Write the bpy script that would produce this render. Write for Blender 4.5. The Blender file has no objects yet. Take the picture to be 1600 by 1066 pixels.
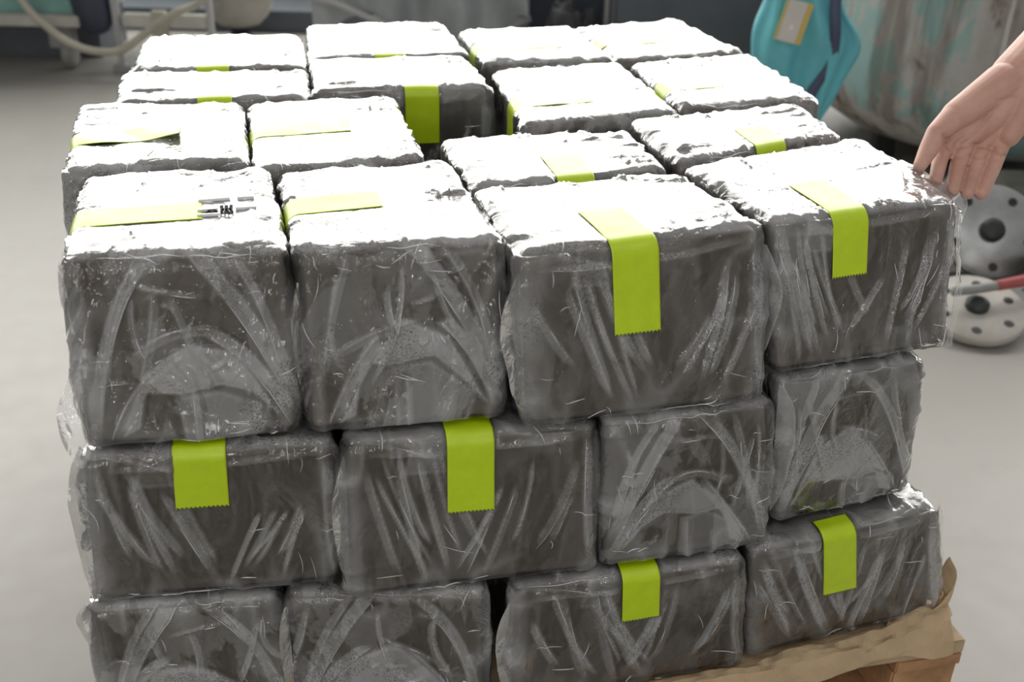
import bpy, bmesh, math, random
import numpy as np
from mathutils import Matrix, Vector

SC = bpy.context.scene
COL = SC.collection
# ------------------------------------------------------------------ camera, light, exposure
PIT, YAW, ROLL = .488, .237, .026
CAM = Vector((.206, -1.025, 1.227))
fwd = Vector((math.sin(YAW)*math.cos(PIT), math.cos(YAW)*math.cos(PIT), -math.sin(PIT)))
r0 = Vector((math.cos(YAW), -math.sin(YAW), 0)); u0 = r0.cross(fwd)
rv = r0*math.cos(ROLL) + u0*math.sin(ROLL); uv = -r0*math.sin(ROLL) + u0*math.cos(ROLL)
cd = bpy.data.cameras.new('camera'); cam = bpy.data.objects.new('camera', cd); COL.objects.link(cam)
cam.matrix_world = Matrix(((rv.x, uv.x, -fwd.x, CAM.x), (rv.y, uv.y, -fwd.y, CAM.y), (rv.z, uv.z, -fwd.z, CAM.z), (0, 0, 0, 1)))
cd.sensor_width = 36; cd.lens = 36*1739/1600; cd.clip_start = .05
cd.dof.use_dof = True; cd.dof.focus_distance = 1.32; cd.dof.aperture_fstop = 5.0
SC.camera = cam
w = bpy.data.worlds.new('world'); SC.world = w; w.use_nodes = True
w.node_tree.nodes['Background'].inputs[0].default_value = (1.0, .985, .96, 1)
w.node_tree.nodes['Background'].inputs[1].default_value = .34

def bg(X, Y, z):     # hall frame: X to the right, Y away from the camera foot, along the hall's axis
    return Vector((CAM.x + X*math.cos(YAW) + Y*math.sin(YAW), CAM.y - X*math.sin(YAW) + Y*math.cos(YAW), z))

def area(name, loc, target, sx, sy, power, col):
    l = bpy.data.lights.new(name, 'AREA'); l.shape = 'RECTANGLE'; l.size = sx; l.size_y = sy; l.energy = power; l.color = col
    o = bpy.data.objects.new(name, l); COL.objects.link(o); o.location = loc
    o.rotation_euler = (Vector(target)-Vector(loc)).to_track_quat('-Z', 'Y').to_euler()
    return o
area('window_daylight', bg(0, 6.40, 3.58), bg(0, 0, 2.95), 13.4, 5.9, 1290, (1, .98, .935))
for X in (-2.2, 0.0, 2.2):
    for Y in (-.2, -2.2, -4.6):
        area('overhead_glint_strip', bg(X, Y, 3.6), bg(X, Y, 0), .08, 1.4, 6, (1, .98, .94))  # unseen overhead strips, added to put glints on the film
for X in (-1.9, .5):      # upright strips added behind the camera for front fill and film glints
    area('front_fill_strip', bg(X, -4.2, 1.7), bg(X*.3, 0, .9), .22, 2.2, 22, (1, .985, .96))
SC.view_settings.view_transform = 'Standard'; SC.view_settings.look = 'None'
SC.view_settings.gamma = 1; SC.view_settings.use_curve_mapping = False
SC.view_settings.exposure = 0
SC.cycles.transparent_max_bounces = 24
SC.cycles.max_bounces = 8

# ------------------------------------------------------------------ material helpers
class NT:
    def __init__(s, name):
        s.m = bpy.data.materials.new(name); s.m.use_nodes = True; s.t = s.m.node_tree
        s.t.nodes.clear(); s.out = s.n('ShaderNodeOutputMaterial')
    def n(s, typ, **k):
        nd = s.t.nodes.new(typ)
        for a, v in k.items():
            if a.startswith('i_'):
                key = a[2:]; key = int(key) if key.isdigit() else key.replace('_', ' ')
                if isinstance(v, bpy.types.NodeSocket): s.t.links.new(v, nd.inputs[key])
                else: nd.inputs[key].default_value = v
            else: setattr(nd, a, v)
        return nd
    def l(s, a, b): s.t.links.new(a, b)
    def noise(s, scale, detail=3, rough=.5, stretch=None, coord='Object', dist=0):
        tc = s.n('ShaderNodeTexCoord'); v = tc.outputs[coord]
        if stretch:
            mp = s.n('ShaderNodeMapping'); mp.inputs['Scale'].default_value = stretch; s.l(v, mp.inputs[0]); v = mp.outputs[0]
        return s.n('ShaderNodeTexNoise', i_Vector=v, i_Scale=scale, i_Detail=detail, i_Roughness=rough, i_Distortion=dist).outputs['Fac']
    def ramp(s, f, stops):
        r = s.n('ShaderNodeValToRGB', i_0=f); e = r.color_ramp.elements
        while len(e) < len(stops): e.new(.5)
        for el, (p, c) in zip(e, stops):
            el.position = p; el.color = (c, c, c, 1) if isinstance(c, (int, float)) else tuple(c)+(1,)
        return r.outputs[0]
    def math(s, op, a, b=0.0, c=None):
        k = dict(i_0=a, i_1=b)
        if c is not None: k['i_2'] = c
        return s.n('ShaderNodeMath', operation=op, **k).outputs[0]
    def bump(s, h, strength=.3, dist=.01):
        return s.n('ShaderNodeBump', i_Height=h, i_Strength=strength, i_Distance=dist).outputs[0]
    def pbr(s, col, rough=.5, metal=0, normal=None, spec=.5, **k):
        b = s.n('ShaderNodeBsdfPrincipled', i_Base_Color=col if isinstance(col, bpy.types.NodeSocket) else tuple(col)+(1,), i_Roughness=rough, i_Metallic=metal)
        b.inputs['Specular IOR Level'].default_value = spec
        if normal is not None: s.l(normal, b.inputs['Normal'])
        s.l(b.outputs[0], s.out.inputs[0]); return s.m

def simple(name, col, rough=.5, metal=0, var=.25, scale=9, bump=.15, spec=.5):
    t = NT(name)
    f = t.noise(scale, 4, .6)
    c = t.ramp(f, [(.3, tuple(x*(1-var) for x in col)), (.7, tuple(min(1, x*(1+var)) for x in col))])
    return t.pbr(c, rough, metal, t.bump(t.noise(scale*8, 3), bump, .004), spec)

def m_clay():
    t = NT('wet_grey_clay')
    a = t.noise(6, 4, .6); b = t.noise(45, 4, .7)
    c = t.ramp(a, [(.3, (.112, .089, .066)), (.55, (.124, .105, .083)), (.75, (.140, .124, .102))])
    return t.pbr(c, t.ramp(b, [(.35, .38), (.7, .6)]), 0, t.bump(b, .25, .002))

def m_film():
    t = NT('clear_plastic_film')
    at = t.n('ShaderNodeAttribute', attribute_name='haze').outputs['Fac']
    big = t.noise(15, 5, .62, stretch=(1, 1, .55), dist=.6)
    # condensation: beads cling where the film stands off the clay
    tc = t.n('ShaderNodeTexCoord')
    vo = t.n('ShaderNodeTexVoronoi', i_Vector=tc.outputs['Object'], i_Scale=330.0).outputs['Distance']
    drops = t.ramp(vo, [(.14, .30), (.34, 1)])
    fine = t.noise(420, 2, .7)
    speck = t.ramp(fine, [(.36, .45), (.50, 1)])
    patch = t.ramp(big, [(.485, 0), (.525, 1)])
    mist = t.n('ShaderNodeAttribute', attribute_name='mist').outputs['Fac']
    sp = t.math('MULTIPLY', drops, speck)
    pf = t.ramp(t.noise(11, 4, .65), [(.50, 0), (.56, 1)])
    spk = t.n('ShaderNodeMix', data_type='FLOAT', i_0=pf, i_2=1.0, i_3=sp).outputs[0]
    hz = t.math('MULTIPLY', t.math('ADD', t.math('MULTIPLY', at, 1.0), t.math('MULTIPLY', patch, mist)), spk)
    hz = t.n('ShaderNodeClamp', i_Value=t.math('MULTIPLY', hz, .50), i_Min=.004, i_Max=.6).outputs[0]
    def crease(sc, st, det=2, ds=.8):     # sharp creases between flat facets of film
        return t.math('ABSOLUTE', t.math('SUBTRACT', t.noise(sc, det, .55, stretch=st, dist=ds), .5))
    hgt = t.math('ADD', t.math('MULTIPLY', crease(16, (1, 1, .5)), 1.6), t.math('MULTIPLY', crease(48, (1, 1, .6)), .55))
    hgt = t.math('ADD', hgt, t.math('MULTIPLY', crease(130, (1, 1, .8)), .10))
    gz = t.n('ShaderNodeSeparateXYZ', i_0=t.n('ShaderNodeNewGeometry').outputs['Normal']).outputs[2]
    k = t.n('ShaderNodeMapRange', i_Value=gz, i_1=.5, i_2=.95, i_3=1.0, i_4=.38).outputs[0]
    nb = t.bump(t.math('MULTIPLY', hgt, k), .75, .010)
    tr = t.n('ShaderNodeBsdfTransparent', i_Color=(.97, .97, .975, 1))
    df = t.n('ShaderNodeBsdfDiffuse', i_Color=(.80, .81, .82, 1), i_Normal=nb)
    tl = t.n('ShaderNodeBsdfTranslucent', i_Color=(.80, .81, .82, 1), i_Normal=nb)
    dm = t.n('ShaderNodeMixShader', i_0=.35, i_1=df.outputs[0], i_2=tl.outputs[0])
    body = t.n('ShaderNodeMixShader', i_0=hz, i_1=tr.outputs[0], i_2=dm.outputs[0])
    gl = t.n('ShaderNodeBsdfGlossy', i_Color=(1, 1, 1, 1), i_Roughness=.07, i_Normal=nb)
    fr = t.n('ShaderNodeFresnel', i_IOR=1.62, i_Normal=nb)
    fr2 = t.math('SUBTRACT', t.math('MULTIPLY', fr.outputs[0], 2.1), .07)
    fc = t.n('ShaderNodeClamp', i_Value=fr2, i_Max=.95).outputs[0]
    o = t.n('ShaderNodeMixShader', i_0=fc, i_1=body.outputs[0], i_2=gl.outputs[0])
    t.l(o.outputs[0], t.out.inputs[0]); return t.m

def m_edge_glint():
    t = NT('film_edge_glint')  # pale mix that gives the thin ribs their bright highlight
    tr = t.n('ShaderNodeBsdfTransparent'); df = t.n('ShaderNodeBsdfDiffuse', i_Color=(.85, .85, .86, 1)); gl = t.n('ShaderNodeBsdfGlossy', i_Roughness=.22)
    a = t.n('ShaderNodeMixShader', i_0=.45, i_1=df.outputs[0], i_2=gl.outputs[0])
    b = t.n('ShaderNodeMixShader', i_0=.72, i_1=tr.outputs[0], i_2=a.outputs[0])
    t.l(b.outputs[0], t.out.inputs[0]); return t.m

def m_floor():
    t = NT('polished_concrete_floor')
    a = t.noise(.9, 5, .6); b = t.noise(14, 4, .6)
    c = t.ramp(a, [(.3, (.285, .272, .248)), (.7, (.315, .303, .282))])
    d = t.ramp(t.noise(5, 6, .75), [(.30, .93), (.42, 1)])
    mx = t.n('ShaderNodeMix', data_type='RGBA', blend_type='MULTIPLY', i_0=1.0, i_6=c, i_7=d).outputs[2]
    return t.pbr(mx, t.ramp(b, [(.3, .40), (.7, .48)]), 0, t.bump(b, .05, .004), .55)

def m_peel():
    t = NT('peeling_turquoise_paint')
    a = t.noise(5.5, 6, .65, stretch=(1, 1, .55), dist=.5)
    c = t.ramp(a, [(.34, (.15, .11, .08)), (.39, (.38, .35, .315)), (.50, (.46, .44, .41)), (.54, (.31, .42, .40)), (.62, (.28, .45, .44)), (.68, (.43, .435, .41))])
    s = t.ramp(t.noise(9, 4, .6, stretch=(1, 1, .12)), [(.36, (.4, .34, .3)), (.5, (1, 1, 1))])
    m = t.n('ShaderNodeMix', data_type='RGBA', blend_type='MULTIPLY', i_0=.8, i_6=c, i_7=s).outputs[2]
    return t.pbr(m, .6, 0, t.bump(a, .5, .01))

M = dict(
    clay=m_clay(), film=m_film(), fold=m_edge_glint(), floor=m_floor(), peel=m_peel(),
    tape=simple('lime_green_tape', (.50, .68, .002), .42, 0, .05, 60, .1, .4),
    kraft=simple('kraft_paper', (.46, .34, .21), .8, 0, .12, 18, .4, .2),
    wood=simple('pallet_wood', (.40, .22, .11), .75, 0, .35, 12, .4, .3),
    wood2=simple('pallet_wood_pale', (.42, .31, .20), .75, 0, .25, 12, .4, .3),
    ink=simple('black_print', (.015, .015, .02), .6, 0, .1), inkgrey=simple('grey_print', (.80, .80, .82), .25, 0, .05),
    wall=simple('grey_wall', (.34, .33, .31), .8, 0, .15, 2), frame=simple('window_frame_paint', (.5, .5, .48), .5),
    teal=simple('faded_teal_enamel', (.17, .34, .30), .45, 0, .3, 6), cream=simple('cream_enamel', (.46, .45, .41), .5, 0, .2, 7),
    hose=simple('beige_hose', (.42, .40, .33), .55, 0, .15, 10), navy=simple('navy_panel', (.035, .042, .065), .5, 0, .2, 4),
    slate=simple('slate_panel', (.10, .112, .13), .5, 0, .15, 4), black=simple('black_rubber', (.03, .03, .033), .55, 0, .3, 8),
    grey=simple('dusty_grey', (.26, .26, .25), .6, 0, .25, 7), basin=simple('old_basin', (.40, .38, .34), .6, 0, .2, 8),
    tarp=simple('grey_translucent_sheet', (.32, .34, .345), .35, 0, .2, 3), pole=simple('pale_metal_strip', (.42, .42, .42), .4, .3, .1),
    sack=simple('turquoise_sack', (.14, .52, .60), .42, 0, .15, 5, .2), white=simple('white_card', (.62, .6, .56), .6, 0, .06),
    yellow=simple('yellow_card', (.62, .47, .13), .6, 0, .06), strap=simple('slate_blue_strap', (.07, .085, .15), .6),
    dark=simple('dark_steel', (.045, .05, .048), .45, .4, .3, 8), alu=simple('worn_aluminium', (.42, .43, .43), .32, .85, .2, 12),
    flange=simple('dusty_white_flange', (.47, .45, .41), .6, 0, .15, 12), red=simple('red_handle', (.38, .09, .09), .5, 0, .2, 10),
    terra=simple('terracotta_brown', (.30, .17, .10), .7), sleeve=simple('white_sleeve', (.5, .5, .52), .8),
    olive=simple('olive_steel', (.10, .105, .085), .6, .2, .3, 8),
)
def m_skin():
    t = NT('skin')
    a = t.noise(25, 4, .6); b = t.noise(260, 3, .6)
    c = t.ramp(a, [(.3, (.50, .27, .21)), (.7, (.60, .36, .29))])
    m = t.pbr(c, .5, 0, t.bump(b, .25, .0015), .4)
    p = [n for n in t.t.nodes if n.type == 'BSDF_PRINCIPLED'][0]
    p.inputs['Subsurface Weight'].default_value = .12; p.inputs['Subsurface Radius'].default_value = (.01, .004, .002); p.inputs['Subsurface Scale'].default_value = .5
    return m
M['skin'] = m_skin()
_p = [n for n in M['tape'].node_tree.nodes if n.type == 'BSDF_PRINCIPLED'][0]
_p.inputs['Coat Weight'].default_value = .42; _p.inputs['Coat Roughness'].default_value = .30; _p.inputs['Coat IOR'].default_value = 1.6

# ------------------------------------------------------------------ mesh helpers
def link_mesh(name, V, F, mat, parent=None, smooth=True, attr=None, mist=.15):
    me = bpy.data.meshes.new(name)
    V = np.asarray(V, dtype=np.float32); F = [list(map(int, f)) for f in F] if not isinstance(F, np.ndarray) else F
    if isinstance(F, np.ndarray):
        me.vertices.add(len(V)); me.vertices.foreach_set('co', V.ravel())
        me.loops.add(F.size); me.loops.foreach_set('vertex_index', F.astype(np.int32).ravel())
        me.polygons.add(len(F)); me.polygons.foreach_set('loop_start', np.arange(0, F.size, F.shape[1], dtype=np.int32))
        me.update(calc_edges=True)
    else:
        me.from_pydata([tuple(v) for v in V], [], F); me.update()
    if smooth: me.polygons.foreach_set('use_smooth', np.ones(len(me.polygons), dtype=bool))
    if attr is not None:
        a = me.attributes.new('haze', 'FLOAT', 'POINT'); a.data.foreach_set('value', np.asarray(attr, dtype=np.float32))
        a = me.attributes.new('mist', 'FLOAT', 'POINT'); a.data.foreach_set('value', np.full(len(V), mist, dtype=np.float32))
    me.materials.append(mat)
    o = bpy.data.objects.new(name, me); COL.objects.link(o)
    if parent: o.parent = parent
    return o

def bm_obj(name, bm, mat, parent=None, smooth=False):
    me = bpy.data.meshes.new(name); bmesh.ops.recalc_face_normals(bm, faces=bm.faces); bm.to_mesh(me); bm.free()
    if smooth:
        for p in me.polygons: p.use_smooth = True
    me.materials.append(mat)
    o = bpy.data.objects.new(name, me); COL.objects.link(o)
    if parent: o.parent = parent
    return o

def add_box(bm, c, ax, ay, az, s, bev=.003):
    """box: centre c, unit axes, full sizes s"""
    b2 = bmesh.new(); bmesh.ops.create_cube(b2, size=1)
    for v in b2.verts:
        v.co = Vector(c) + ax*(v.co.x*s[0]) + ay*(v.co.y*s[1]) + az*(v.co.z*s[2])
    if bev: bmesh.ops.bevel(b2, geom=b2.edges[:], offset=bev, segments=2, affect='EDGES')
    me = bpy.data.meshes.new('t'); b2.to_mesh(me); b2.free(); bm.from_mesh(me); bpy.data.meshes.remove(me)

HX = Vector((math.cos(YAW), -math.sin(YAW), 0)); HY = Vector((math.sin(YAW), math.cos(YAW), 0)); HZ = Vector((0, 0, 1))
def hbox(name, x0, x1, y0, y1, z0, z1, mat, parent=None, bev=.004):   # box in the hall frame
    bm = bmesh.new(); add_box(bm, bg((x0+x1)/2, (y0+y1)/2, (z0+z1)/2), HX, HY, HZ, (x1-x0, y1-y0, z1-z0), bev)
    return bm_obj(name, bm, mat, parent)

def spline(pts, n):
    P = [np.array(p, float) for p in pts]; P = [2*P[0]-P[1]] + P + [2*P[-1]-P[-2]]; out = []
    for i in range(1, len(P)-2):
        for k in range(n):
            t = k/n; a, b, c, d = P[i-1:i+3]
            out.append(.5*((2*b)+(-a+c)*t+(2*a-5*b+4*c-d)*t*t+(-a+3*b-3*c+d)*t**3))
    out.append(P[-2]); return np.array(out)

def tube(name, pts, rad, mat, parent=None, seg=12, n=6):
    P = spline(pts, n); R = np.interp(np.linspace(0, 1, len(P)), np.linspace(0, 1, len(rad)), rad) if hasattr(rad, '__len__') else np.full(len(P), rad)
    V = []; F = []; up = Vector((0, 0, 1))
    for i, p in enumerate(P):
        t = Vector(P[min(i+1, len(P)-1)]-P[max(i-1, 0)]).normalized()
        s = t.cross(up); s = s.normalized() if s.length > 1e-3 else Vector((1, 0, 0)); q = s.cross(t)
        for k in range(seg):
            a = 2*math.pi*k/seg; V.append(Vector(p)+(s*math.cos(a)+q*math.sin(a))*float(R[i]))
    for i in range(len(P)-1):
        for k in range(seg):
            F.append((i*seg+k, i*seg+(k+1) % seg, (i+1)*seg+(k+1) % seg, (i+1)*seg+k))
    F.append(tuple(range(seg))[::-1]); F.append(tuple((len(P)-1)*seg+k for k in range(seg)))
    return link_mesh(name, V, F, mat, parent)

def lathe(name, prof, c, mat, parent=None, ax=None, seg=40, sq=1.0):
    """prof: (radius, height) list spun around axis ax through c"""
    ax = (ax or HZ).normalized(); s = ax.cross(Vector((.3, 1, .1))).normalized(); q = ax.cross(s); V = []; F = []
    for r, h in prof:
        for k in range(seg):
            a = 2*math.pi*k/seg; V.append(Vector(c)+ax*h+(s*math.cos(a)+q*math.sin(a)*sq)*r)
    for i in range(len(prof)-1):
        for k in range(seg): F.append((i*seg+k, i*seg+(k+1) % seg, (i+1)*seg+(k+1) % seg, (i+1)*seg+k))
    F.append(tuple(range(seg))[::-1]); F.append(tuple((len(prof)-1)*seg+k for k in range(seg)))
    o = link_mesh(name, V, F, mat, parent)
    return o

def thing(name, label, cat, loc=(0, 0, 0), group=None):
    o = bpy.data.objects.new(name, None); COL.objects.link(o); o.location = loc; o.empty_display_size = .05
    tag(o, label, cat, group); return o
def tag(o, label, cat, group=None):
    o['label'] = label; o['category'] = cat
    if group: o['group'] = group
    return o
def struct(o): o['kind'] = 'structure'; return o
def settle(root):      # put the Empty at its thing's base without moving the parts
    bpy.context.view_layer.update()
    kids = [c for c in root.children]
    pts = [c.matrix_world @ Vector(b) for c in kids if c.type == 'MESH' for b in c.bound_box]
    if not pts: return root
    b = Vector((sum(p.x for p in pts)/len(pts), sum(p.y for p in pts)/len(pts), min(p.z for p in pts)))
    root.location = b
    for c in kids: c.location = c.location - b
    return root

# ------------------------------------------------------------------ setting
bm = bmesh.new(); add_box(bm, (0, 2.2, -.05), Vector((1, 0, 0)), Vector((0, 1, 0)), HZ, (16, 13, .1), 0)
struct(bm_obj('floor', bm, M['floor']))
bm = bmesh.new(); add_box(bm, bg(0, 6.1, .36), HX, HY, HZ, (17, .16, .72), 0); add_box(bm, bg(0, 6.1, 6.75), HX, HY, HZ, (17, .16, .7), 0)
for s in (-1, 1): add_box(bm, bg(s*7.5, 6.1, 3.56), HX, HY, HZ, (2, .16, 5.68), 0)
struct(bm_obj('wall_back', bm, M['wall']))
win = struct(hbox('window_1', -6.5, 6.5, 6.05, 6.15, .72, .78, M['frame']))
for X in (-6.47, -3.9, -1.3, 1.3, 3.9, 6.47): hbox('mullion', X-.03, X+.03, 6.06, 6.14, .78, 6.40, M['frame'], win)
hbox('transom', -6.5, 6.5, 6.06, 6.14, 3.9, 3.95, M['frame'], win); hbox('window_head', -6.5, 6.5, 6.05, 6.15, 6.34, 6.40, M['frame'], win)

# ------------------------------------------------------------------ bagged clay
def hsh(ix, iy, iz, seed):
    n = (ix*73856093) ^ (iy*19349663) ^ (iz*83492791) ^ (seed*2654435761)
    n = (n ^ (n >> 13))*1274126177; n = n & 0x7fffffff
    return ((n ^ (n >> 16)) & 0xffff)/65535.0
def vnoise(P, seed=0):
    P = np.asarray(P); I = np.floor(P).astype(np.int64); f = P-I; f = f*f*(3-2*f); o = 0
    for dx in (0, 1):
        for dy in (0, 1):
            for dz in (0, 1):
                wgt = (f[:, 0] if dx else 1-f[:, 0])*(f[:, 1] if dy else 1-f[:, 1])*(f[:, 2] if dz else 1-f[:, 2])
                o = o + wgt*hsh(I[:, 0]+dx, I[:, 1]+dy, I[:, 2]+dz, seed)
    return o
def ridged(P, seed): return 1-np.abs(2*vnoise(P, seed)-1)

_lat = {}
def lattice(nx, ny, nz):
    key = (nx, ny, nz)
    if key in _lat: return _lat[key]
    quads = []
    def face(ax, val, n1, n2, a1, a2, flip):
        i, j = np.meshgrid(np.arange(n1), np.arange(n2), indexing='ij'); i = i.ravel(); j = j.ravel()
        c = []
        for di, dj in ((0, 0), (1, 0), (1, 1), (0, 1)):
            p = np.zeros((len(i), 3), dtype=np.int64); p[:, ax] = val; p[:, a1] = i+di; p[:, a2] = j+dj; c.append(p)
        q = np.stack(c, 1); quads.append(q[:, ::-1] if flip else q)
    face(2, 0, nx, ny, 0, 1, True); face(2, nz, nx, ny, 0, 1, False)
    face(1, 0, nx, nz, 0, 2, False); face(1, ny, nx, nz, 0, 2, True)
    face(0, 0, ny, nz, 1, 2, True); face(0, nx, ny, nz, 1, 2, False)
    Q = np.concatenate(quads); flat = Q.reshape(-1, 3); code = (flat[:, 0]*1000+flat[:, 1])*1000+flat[:, 2]
    uq, inv = np.unique(code, return_inverse=True)
    L = np.stack([uq//1000000, (uq//1000) % 1000, uq % 1000], 1)/np.array([nx, ny, nz], float)
    _lat[key] = (L, inv.reshape(-1, 4)); return _lat[key]

class Bag:
    def __init__(s, top, bot, z1, z0):
        s.t = np.array([list(p)+([z1] if len(p) == 2 else []) for p in top], float); s.b = np.array([list(p)+([z0] if len(p) == 2 else []) for p in bot], float)
        n = np.linalg.norm
        s.lx = (n(s.t[0]-s.t[1])+n(s.t[2]-s.t[3]))/2; s.ly = (n(s.t[0]-s.t[3])+n(s.t[1]-s.t[2]))/2; s.lz = z1-z0
        s.H = np.array([s.lx, s.ly, s.lz])/2; s.seed = 0
    def hexa(s, L):
        a, b, c = L[:, 0:1], L[:, 1:2], L[:, 2:3]
        def bil(q): return q[0]*(1-a)*(1-b)+q[1]*a*(1-b)+q[2]*a*b+q[3]*(1-a)*b
        return bil(s.b)*(1-c)+bil(s.t)*c
    def rnd(s, L, inset, r):
        q = (L*2-1)*s.H; h = s.H-inset; q = q/s.H*h; inn = np.clip(q, -(h-r), h-r); d = q-inn
        n = d/np.maximum(np.linalg.norm(d, axis=1, keepdims=True), 1e-9)
        return inn+n*r, n
    def out(s, p): return s.hexa(p/(2*s.H)+.5)
    def clay(s, nx, ny, nz):
        L, F = lattice(nx, ny, nz); p, n = s.rnd(L, .0040, .010)
        d = (vnoise(p*18+s.seed*7.1, 3)-.5)*.005+(vnoise(p*60+s.seed*3.3, 5)-.5)*.0014
        return s.out(p+n*d[:, None]), F
    # unfolded front+top coordinates, metres: x along the front, w up the front face then back over the top
    def unfold(s, L):
        front = L[:, 1] < 1e-6; top = L[:, 2] > 1-1e-6
        wv = np.where(front, L[:, 2]*s.lz, s.lz+L[:, 1]*s.ly)
        return L[:, 0]*s.lx, wv, front | top
    def film_disp(s, L, p, n):
        sd = s.seed; g = s.H*2
        e = np.minimum(L, 1-L)*g                         # distance to faces' borders
        es = np.sort(e, axis=1); edge = es[:, 1]        # distance to nearest box edge
        P = p+sd*1.7
        near = np.exp(-(edge/.035)**2)
        r1 = ridged(P*np.array([34, 34, 14]), sd)**3; r2 = ridged(P*np.array([16, 30, 40])+5, sd+1)**3
        topm = n[:, 2] > .6
        wr = np.where(topm, ridged(P*np.array([26, 20, 8])+vnoise(P*9, sd+9)[:, None]*2, sd+2)**4, r1)
        d = .0016+.0028*near*wr+.0008*wr+.0018*near*r2
        haze = .30*near*np.clip(wr*1.6-.3, 0, 1)+.12*np.clip(r1*1.5-.6, 0, 1)
        # loose ears of film along the upright edges
        ev = np.minimum(L[:, 0], 1-L[:, 0])*g[0]; eb = np.minimum(L[:, 1], 1-L[:, 1])*g[1]
        up = np.exp(-((ev+eb)/.016)**2)*np.sin(np.clip(L[:, 2], 0, 1)*math.pi)**.6*(L[:, 2] < .999)
        side = L[:, 0] > .5
        amp = np.where(side, s.ear[1], s.ear[0])*(.6+.8*vnoise(P*np.array([3, 3, 22]), sd+4))*(L[:, 1] < .5)
        d = d+up*amp; haze = haze+np.clip(up*amp/.010, 0, 1)*.5
        x, wv, on = s.unfold(L); idx = np.where(on)[0]
        if len(idx) and (s.ridges or s.flaps):
            X = x[idx]; W = wv[idx]; dd = np.zeros(len(idx)); hh = np.zeros(len(idx))
            for (p0, p1, p2, wd, h, hz, sd_) in s.ridges:
                a = np.array(p0)*[s.lx, s.lz]; b = np.array(p1)*[s.lx, s.lz]; c = np.array(p2)*[s.lx, s.lz]
                tt = np.linspace(0, 1, 22)[:, None]; C = (1-tt)**2*a+2*tt*(1-tt)*b+tt**2*c
                lo = C.min(0)-wd*1.5; hi = C.max(0)+wd*1.5
                k = np.where((X > lo[0]) & (X < hi[0]) & (W > lo[1]) & (W < hi[1]))[0]
                if not len(k): continue
                best = np.full(len(k), 9.); bt = np.zeros(len(k)); bs = np.zeros(len(k))
                for m in range(21):
                    A = C[m]; D = C[m+1]-A; ll = (D@D)+1e-12
                    px_, py_ = X[k]-A[0], W[k]-A[1]; t = np.clip((px_*D[0]+py_*D[1])/ll, 0, 1)
                    ex, ey = px_-t*D[0], py_-t*D[1]; q = np.hypot(ex, ey); u = q < best
                    best = np.where(u, q, best); bt = np.where(u, (m+t)/21, bt); bs = np.where(u, D[0]*py_-D[1]*px_, bs)
                env = np.clip(np.minimum(bt, 1-bt)*5, 0, 1); env = env*env*(3-2*env); wl = wd*(.5+.5*env)
                sd2 = bs*sd_ > 0
                pl = np.clip(1-best/wl, 0, 1)*sd2; cr = np.exp(-(best/.0016)**2)
                dd[k] += h*env*(.8*cr+.7*pl**.7); hh[k] += env*hz*(np.clip(pl*7, 0, 1)*.8+cr*.9)  # denser film at the crest, whitened further to draw glints
            for (poly, h, hz) in s.flaps:
                Q = np.array(poly)*[s.lx, s.lz]; ins = np.zeros(len(X), bool); dist = np.full(len(X), 9.)
                for i in range(len(Q)):
                    A, B = Q[i], Q[(i+1) % len(Q)]; D = B-A
                    c = (A[1] > W) != (B[1] > W); ins ^= c & (X < D[0]*(W-A[1])/(D[1]+1e-12)+A[0])
                    t = np.clip(((X-A[0])*D[0]+(W-A[1])*D[1])/(D@D), 0, 1)
                    dist = np.minimum(dist, np.hypot(X-A[0]-t*D[0], W-A[1]-t*D[1]))
                dd += np.where(ins, h*np.clip(dist/.005, .15, 1), 0)+.5*h*np.exp(-(dist/.0022)**2)
                hh += np.where(ins, hz*np.clip(dist/.0015, .4, 1), 0)+.35*np.exp(-(dist/.0022)**2)
            d[idx] += dd; haze[idx] += hh
        tn = np.clip((n[:, 2]-.5)*3, 0, 1); haze = haze+tn*(.22+.35*np.exp(-(edge/.03)**2)+.25*(vnoise(P*22, sd+31) > .62))  # upward faces whitened: window glare put into the film's haze
        # under the tape the film is pulled flat
        for tp in s.tapes:
            m = s.tape_mask(L, tp); d = d*(1-m)+.0022*m; haze = haze*(1-m)
        bot = L[:, 2] < .03; d = np.where(bot, np.minimum(d, .0012), d)
        return d, np.clip(haze, 0, 1)
    def tape_coords(s, L, tp):
        if tp['side'] == 'front':
            x, wv, on = s.unfold(L); return x-tp['u']*s.lx-(wv-s.lz)*tp.get('skew', 0), wv, on
        left = L[:, 0] < 1e-6; top = L[:, 2] > 1-1e-6
        wv = np.where(left, L[:, 2]*s.lz, s.lz+L[:, 0]*s.lx); y = L[:, 1]*s.ly
        return y-tp['u']*s.ly-(wv-s.lz)*tp.get('skew', 0), wv, left | top
    def tape_mask(s, L, tp):
        x, wv, on = s.tape_coords(L, tp)
        a = np.clip((.031-np.abs(x))/.006, 0, 1)*on
        b = np.clip((wv-(tp['w0']-.004))/.006, 0, 1)*np.clip((tp['w1']+.004-wv)/.006, 0, 1)
        return a*b
    def film(s, nx, ny, nz):
        L, F = lattice(nx, ny, nz); p, n = s.rnd(L, .0008, .013)
        d, hz = s.film_disp(L, p, n); return s.out(p+n*d[:, None]), F, hz
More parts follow.
